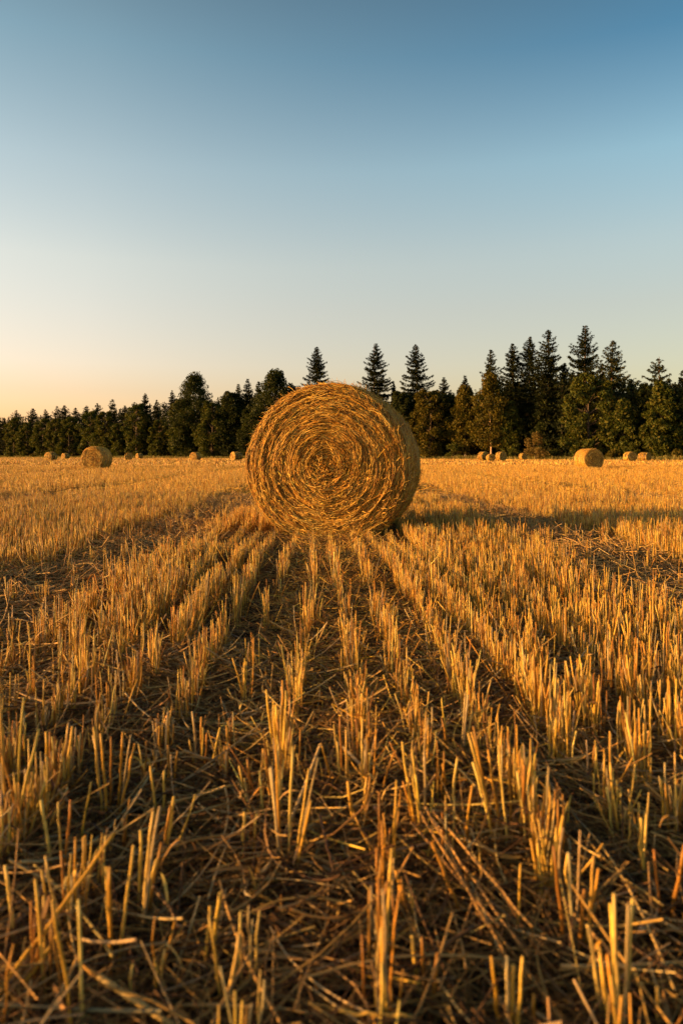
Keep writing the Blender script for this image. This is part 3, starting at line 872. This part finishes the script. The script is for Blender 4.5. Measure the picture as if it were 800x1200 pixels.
# left half
B_(322, 434, 38, 'large round crowned tree touching the left shoulder of the main bale', 6, pal=DARKLEAF_C, low=0.03, n_cl=90, per=240, shape='birch')
B_(346, 452, 18, 'dark tree tucked between the round crowned tree and the main bale', 12, pal=DARKLEAF_C, low=0.03)
S_(303, 445, 12, 'dark spruce touching the round crowned tree from the left', 10, low=0.03)
P_(278, 448, 13, 'small pine two trees left of the round crowned tree', 10, low=0.1)
S_(292, 442, 14, 'highest dark spruce left of the round crowned tree', 13)
B_(270, 458, 16, 'dark leafy tree below the small pine', 8, pal=DARKLEAF_C, low=0.03)
B_(228, 438, 33, 'big broad tree with a jagged top in the left wood', 8, pal=DARKLEAF_C, low=0.04, n_cl=90, per=240, shape='birch')
B_(248, 470, 18, 'olive bushy tree in front of the right side of the big broad tree', 4, pal=LEAF_C, low=0.02)
B_(214, 468, 16, 'olive tree in front of the left side of the big broad tree', 4, pal=LEAF_C, low=0.03)
B_(296, 475, 16, 'low dark leafy tree beside the left rim of the main bale', 6, pal=DARKLEAF_C, low=0.02)
S_(202, 456, 12, 'slim pointed spruce left of the big broad tree', 12, low=0.02)
S_(184, 467, 11, 'spruce with a blunt tip second left of the big broad tree', 14)
S_(170, 459, 12, 'highest spruce tip above the two tiny bales left of centre', 12)
ordn = ['first', 'second', 'third', 'fourth', 'fifth', 'sixth', 'seventh', 'eighth', 'ninth', 'tenth', 'eleventh', 'twelfth']
far_sp = [(5, 489), (20, 480), (38, 478), (54, 479), (66, 475), (77, 474), (89, 477), (102, 474), (115, 472), (134, 467), (146, 474), (158, 470)]
for i, (px, tp_) in enumerate(far_sp):
    S_(px, tp_, 13 + 2 * (i % 3), '%s pointed spruce tip counting from the left edge of the far wood' % ordn[i], 14 + 3 * (i % 2), low=0.02, dens=1.0)
far_br = [(17, 489), (32, 494), (51, 490), (65, 490), (82, 488), (106, 481), (123, 481), (139, 496), (160, 472), (187, 492)]
for i, (px, tp_) in enumerate(far_br):
    B_(px, tp_, [13, 11, 13, 12, 14, 14, 13, 11, 15, 13][i], '%s olive leafy tree counting from the left edge of the far wood' % ordn[i], 5, pal=LEAF_C if i % 3 else LEAF_C + GOLDLEAF_C[1:2], low=0.02, n_cl=38, per=190, size=0.32)


# bushes along the verge
def bush(px, top, hw, label, pal, back=2.5, n_cl=16):
    x, d = at_px(px, back); h = hgt(top, d); rad = hw * d / F
    base = np.array([x, d, float(ground_z(x, d))])
    st_ = Acc(); cr = Acc()
    m = 9; az = U(0, 6.28, m); t = np.linspace(0, 1, 4)
    end = base + np.stack([np.cos(az) * rad * .5, np.sin(az) * rad * .5, U(.5, .9, m) * h], -1)
    st_.tubes(base + (end - base)[:, None] * t[None, :, None] - np.array([0, 0, .1]), 0.03 * (1.1 - t)[None] * np.ones((m, 1)), np.tile([(0.1, .07, .04)], (m, 1)), S=4, cap=False)
    for i in range(n_cl):
        a = U(0, 6.28); q = U(0, 1) ** .5; zf = U(0.1, 0.9)
        w = math.sqrt(max(0.05, 1 - zf ** 1.6))
        cen = base + np.array([math.cos(a) * rad * q * w, math.sin(a) * rad * q * w, zf * h])
        cs = min(rad, h) * 0.32
        clump_leaves(cr, cen, np.array([cs, cs, cs * .8]), 110, 0.15, pal)
    root = empty('bush', tuple(base)); st_.build('stem', M_BARK, root, tuple(base)); cr.build('foliage', M_LEAF, root, tuple(base), smooth=False)
    tag(root, label, 'bush', 'bushes along the field edge')


bush(628, 505, 15, 'tall golden bush at the field edge below the three spruces', [(0.17, 0.12, 0.03), (0.13, 0.10, 0.025), (0.20, 0.14, 0.04)], n_cl=26, back=-1.5)
bush(605, 526, 9, 'low bush left of the tall golden bush', LEAF_C)
bush(650, 527, 10, 'low green bush right of the tall golden bush', LEAF_C)
bush(795, 527, 14, 'low yellowish bush at the right picture edge', GOLDLEAF_C)
bush(718, 527, 9, 'low pale bush between the lone right bale and the upright small bale', GOLDLEAF_C)
bush(533, 518, 12, 'dark green bush left of the bale trio', LEAF_C)
bush(742, 515, 12, 'bush standing right behind the upright small bale', LEAF_C)
bush(140, 514, 7, 'olive bush at the wood edge above the narrow tiny bale', LEAF_C)
bush(40, 531, 6, 'low golden bush left of the larger tiny bale', GOLDLEAF_C)
bush(20, 531, 8, 'low green bush near the left picture edge', LEAF_C)
bush(300, 522, 9, 'low bush beside the left rim of the main bale', LEAF_C)

# verge grass between stubble and wood
n = 60000
xx = U(EDGE_X[0], EDGE_X[-1], n); yy = edge_y(xx) + U(-0.5, 6.5, n)
ok = np.abs(xx) < 0.53 * yy + 6
xx, yy = xx[ok], yy[ok]; n = len(xx)
h = U(0.2, 0.7, n) * np.clip(1 + 0.6 * patch_noise(xx, yy, 0.4), 0.3, 1.6); a = U(0, np.pi, n); w = U(0.03, 0.07, n)
P = np.stack([np.stack([xx, yy, np.full(n, -0.05)], -1), np.stack([xx + rng.normal(0, .1, n), yy + rng.normal(0, .1, n), h], -1)], 1)
W = np.stack([np.cos(a) * w, np.sin(a) * w, 0 * a], -1)[:, None, :] * np.array([1, 0.4])[None, :, None]
vg = Acc(); vg.ribbons(P, W, pick([(0.15, 0.15, 0.03), (0.22, 0.19, 0.05), (0.11, 0.12, 0.025), (0.28, 0.21, 0.06)], n, 0.2))
tag(vg.build('verge_grass', M_GRASS), 'rough green and yellow grass between the stubble and the wood', kind='stuff')

# the depth of the wood behind the edge trees: one mass
fo = Acc(); ft = Acc()
cnt = 0
for row, back in enumerate((17, 24, 32, 41, 52)):
    px = -120.0
    while px < 940:
        px += U(7, 14) * (1 if px > 380 else 0.75)
        b = back + U(-3, 3); x, d = at_px(px, b)
        top = np.interp(px, [-150, 0, 100, 200, 300, 380, 450, 520, 560, 620, 700, 760, 950], [486, 485, 480, 467, 456, 462, 462, 456, 450, 436, 430, 444, 440]) + U(0, 12)
        h = hgt(top, d) * 0.96; r = U(2.2, 3.4)
        conif = U(0, 1) < 0.6
        m = 420
        z = h * (0.03 + 0.97 * U(0, 1, m) ** (1.3 if conif else 0.9))
        f = z / h
        pr = (1 - f) ** 0.8 if conif else np.sqrt(np.clip(1 - ((f - 0.45) / 0.6) ** 2, 0.02, 1))
        az = U(0, 6.283, m); q = r * pr * U(0, 1, m) ** 0.4
        P = np.stack([x + np.cos(az) * q, d + np.sin(az) * q, z], -1)
        sz = U(0.35, 0.75, m) * (0.55 + 0.45 * (1 - f))
        D = rnd_unit(m) * sz[:, None]; W = np.cross(D, rnd_unit(m)); W /= np.linalg.norm(W, axis=1, keepdims=True); W *= (0.5 * sz)[:, None]
        fo.leaves(P, D, W, pick(SPRUCE_C if conif else DARKLEAF_C, m, 0.2))
        trunk_into(fo, (x, d, 0), h * 0.9, 0.2, (0.05, 0.035, 0.025), S=5)
        cnt += 1
print('forest trees', cnt)
tag(fo.build('forest', M_NEEDLE, smooth=False), 'dark depth of the mixed wood behind its front trees', kind='stuff')

# ---------------------------------------------------------------- light and sky
w = bpy.data.worlds.new('World'); scene.world = w; w.use_nodes = True
nt = w.node_tree; bg = nt.nodes['Background']
sky = nt.nodes.new('ShaderNodeTexSky'); sky.sky_type = 'NISHITA'; sky.sun_disc = False
sky.sun_elevation = SUN_EL
sky.sun_rotation = math.atan2(TO_SUN[0], TO_SUN[1])
sky.altitude = 100; sky.air_density = 1.0; sky.dust_density = 1.2; sky.ozone_density = 1.5
NW, LW = nt.nodes.new, nt.links.new
tc = NW('ShaderNodeTexCoord'); sp = NW('ShaderNodeSeparateXYZ'); LW(tc.outputs['Generated'], sp.inputs[0])
dt = NW('ShaderNodeVectorMath'); dt.operation = 'DOT_PRODUCT'; dt.inputs[1].default_value = tuple(TO_SUN)
LW(tc.outputs['Generated'], dt.inputs[0])
am = NW('ShaderNodeMapRange'); am.inputs['From Min'].default_value = 0.25; am.inputs['From Max'].default_value = -0.64
LW(dt.outputs['Value'], am.inputs['Value'])


def sky_ramp(stops):
    mr = NW('ShaderNodeMapRange'); mr.inputs['From Min'].default_value = 0.0; mr.inputs['From Max'].default_value = 1.0
    LW(sp.outputs['Z'], mr.inputs['Value'])
    r = NW('ShaderNodeValToRGB'); e = r.color_ramp.elements; r.color_ramp.interpolation = 'LINEAR'
    e[0].position, e[0].color = stops[0][0], (*stops[0][1], 1); e[1].position, e[1].color = stops[-1][0], (*stops[-1][1], 1)
    for p, c in stops[1:-1]:
        q = e.new(p); q.color = (*c, 1)
    LW(mr.outputs['Result'], r.inputs['Fac'])
    return r


SUNWARD = [(0.0, (2.2, 1.30, 1.05)), (0.085, (2.33, 1.47, 1.22)), (0.12, (2.6, 1.70, 1.42)), (0.25, (3.1, 2.15, 1.62)), (0.36, (2.65, 2.12, 1.68)), (0.48, (1.72, 1.74, 1.48)), (0.7, (0.5, 0.5, 0.5)), (1.0, (0.28, 0.30, 0.36))]
AWAY = [(0.0, (1.3, 1.0, 0.80)), (0.10, (1.5, 1.15, 0.90)), (0.195, (1.75, 1.30, 1.03)), (0.27, (1.85, 1.55, 1.27)), (0.366, (1.5, 1.72, 1.55)), (0.48, (0.32, 0.90, 1.12)), (0.7, (0.25, 0.38, 0.46)), (1.0, (0.2, 0.22, 0.26))]
ra, rb = sky_ramp(SUNWARD), sky_ramp(AWAY)
mx = NW('ShaderNodeMix'); mx.data_type = 'RGBA'; LW(am.outputs['Result'], mx.inputs['Factor'])
LW(ra.outputs['Color'], mx.inputs['A']); LW(rb.outputs['Color'], mx.inputs['B'])
ml = NW('ShaderNodeVectorMath'); ml.operation = 'MULTIPLY'; LW(sky.outputs[0], ml.inputs[0]); LW(mx.outputs['Result'], ml.inputs[1])
LW(ml.outputs['Vector'], bg.inputs['Color']); bg.inputs['Strength'].default_value = 0.086

sl = bpy.data.lights.new('sun', 'SUN'); sl.energy = 5.0; sl.angle = math.radians(0.5); sl.color = (1.0, 0.505, 0.145)
so = bpy.data.objects.new('sun', sl); COL.objects.link(so)
from mathutils import Vector
so.rotation_euler = Vector(TO_SUN).to_track_quat('Z', 'Y').to_euler()
so.location = (-30, -10, 20)

# ---------------------------------------------------------------- camera
cam = bpy.data.cameras.new('camera'); co = bpy.data.objects.new('camera', cam); COL.objects.link(co)
cam.sensor_fit = 'VERTICAL'; cam.sensor_height = 36; cam.lens = F / 1200 * 36
cam.shift_y = -(600 - HZ) / 1200
co.location = (0, 0, EYE); co.rotation_euler = (math.pi / 2, 0, 0)
cam.clip_start = 0.05; cam.clip_end = 9000
cam.dof.use_dof = True; cam.dof.focus_distance = 6.4; cam.dof.aperture_fstop = 4.0
scene.camera = co

scene.render.engine = 'CYCLES'
scene.cycles.max_bounces = 6; scene.cycles.diffuse_bounces = 3; scene.cycles.transmission_bounces = 4
scene.cycles.use_denoising = True
scene.view_settings.view_transform = 'Standard'; scene.view_settings.look = 'None'
scene.view_settings.exposure = 1.13; scene.view_settings.gamma = 1.0; scene.view_settings.use_curve_mapping = False
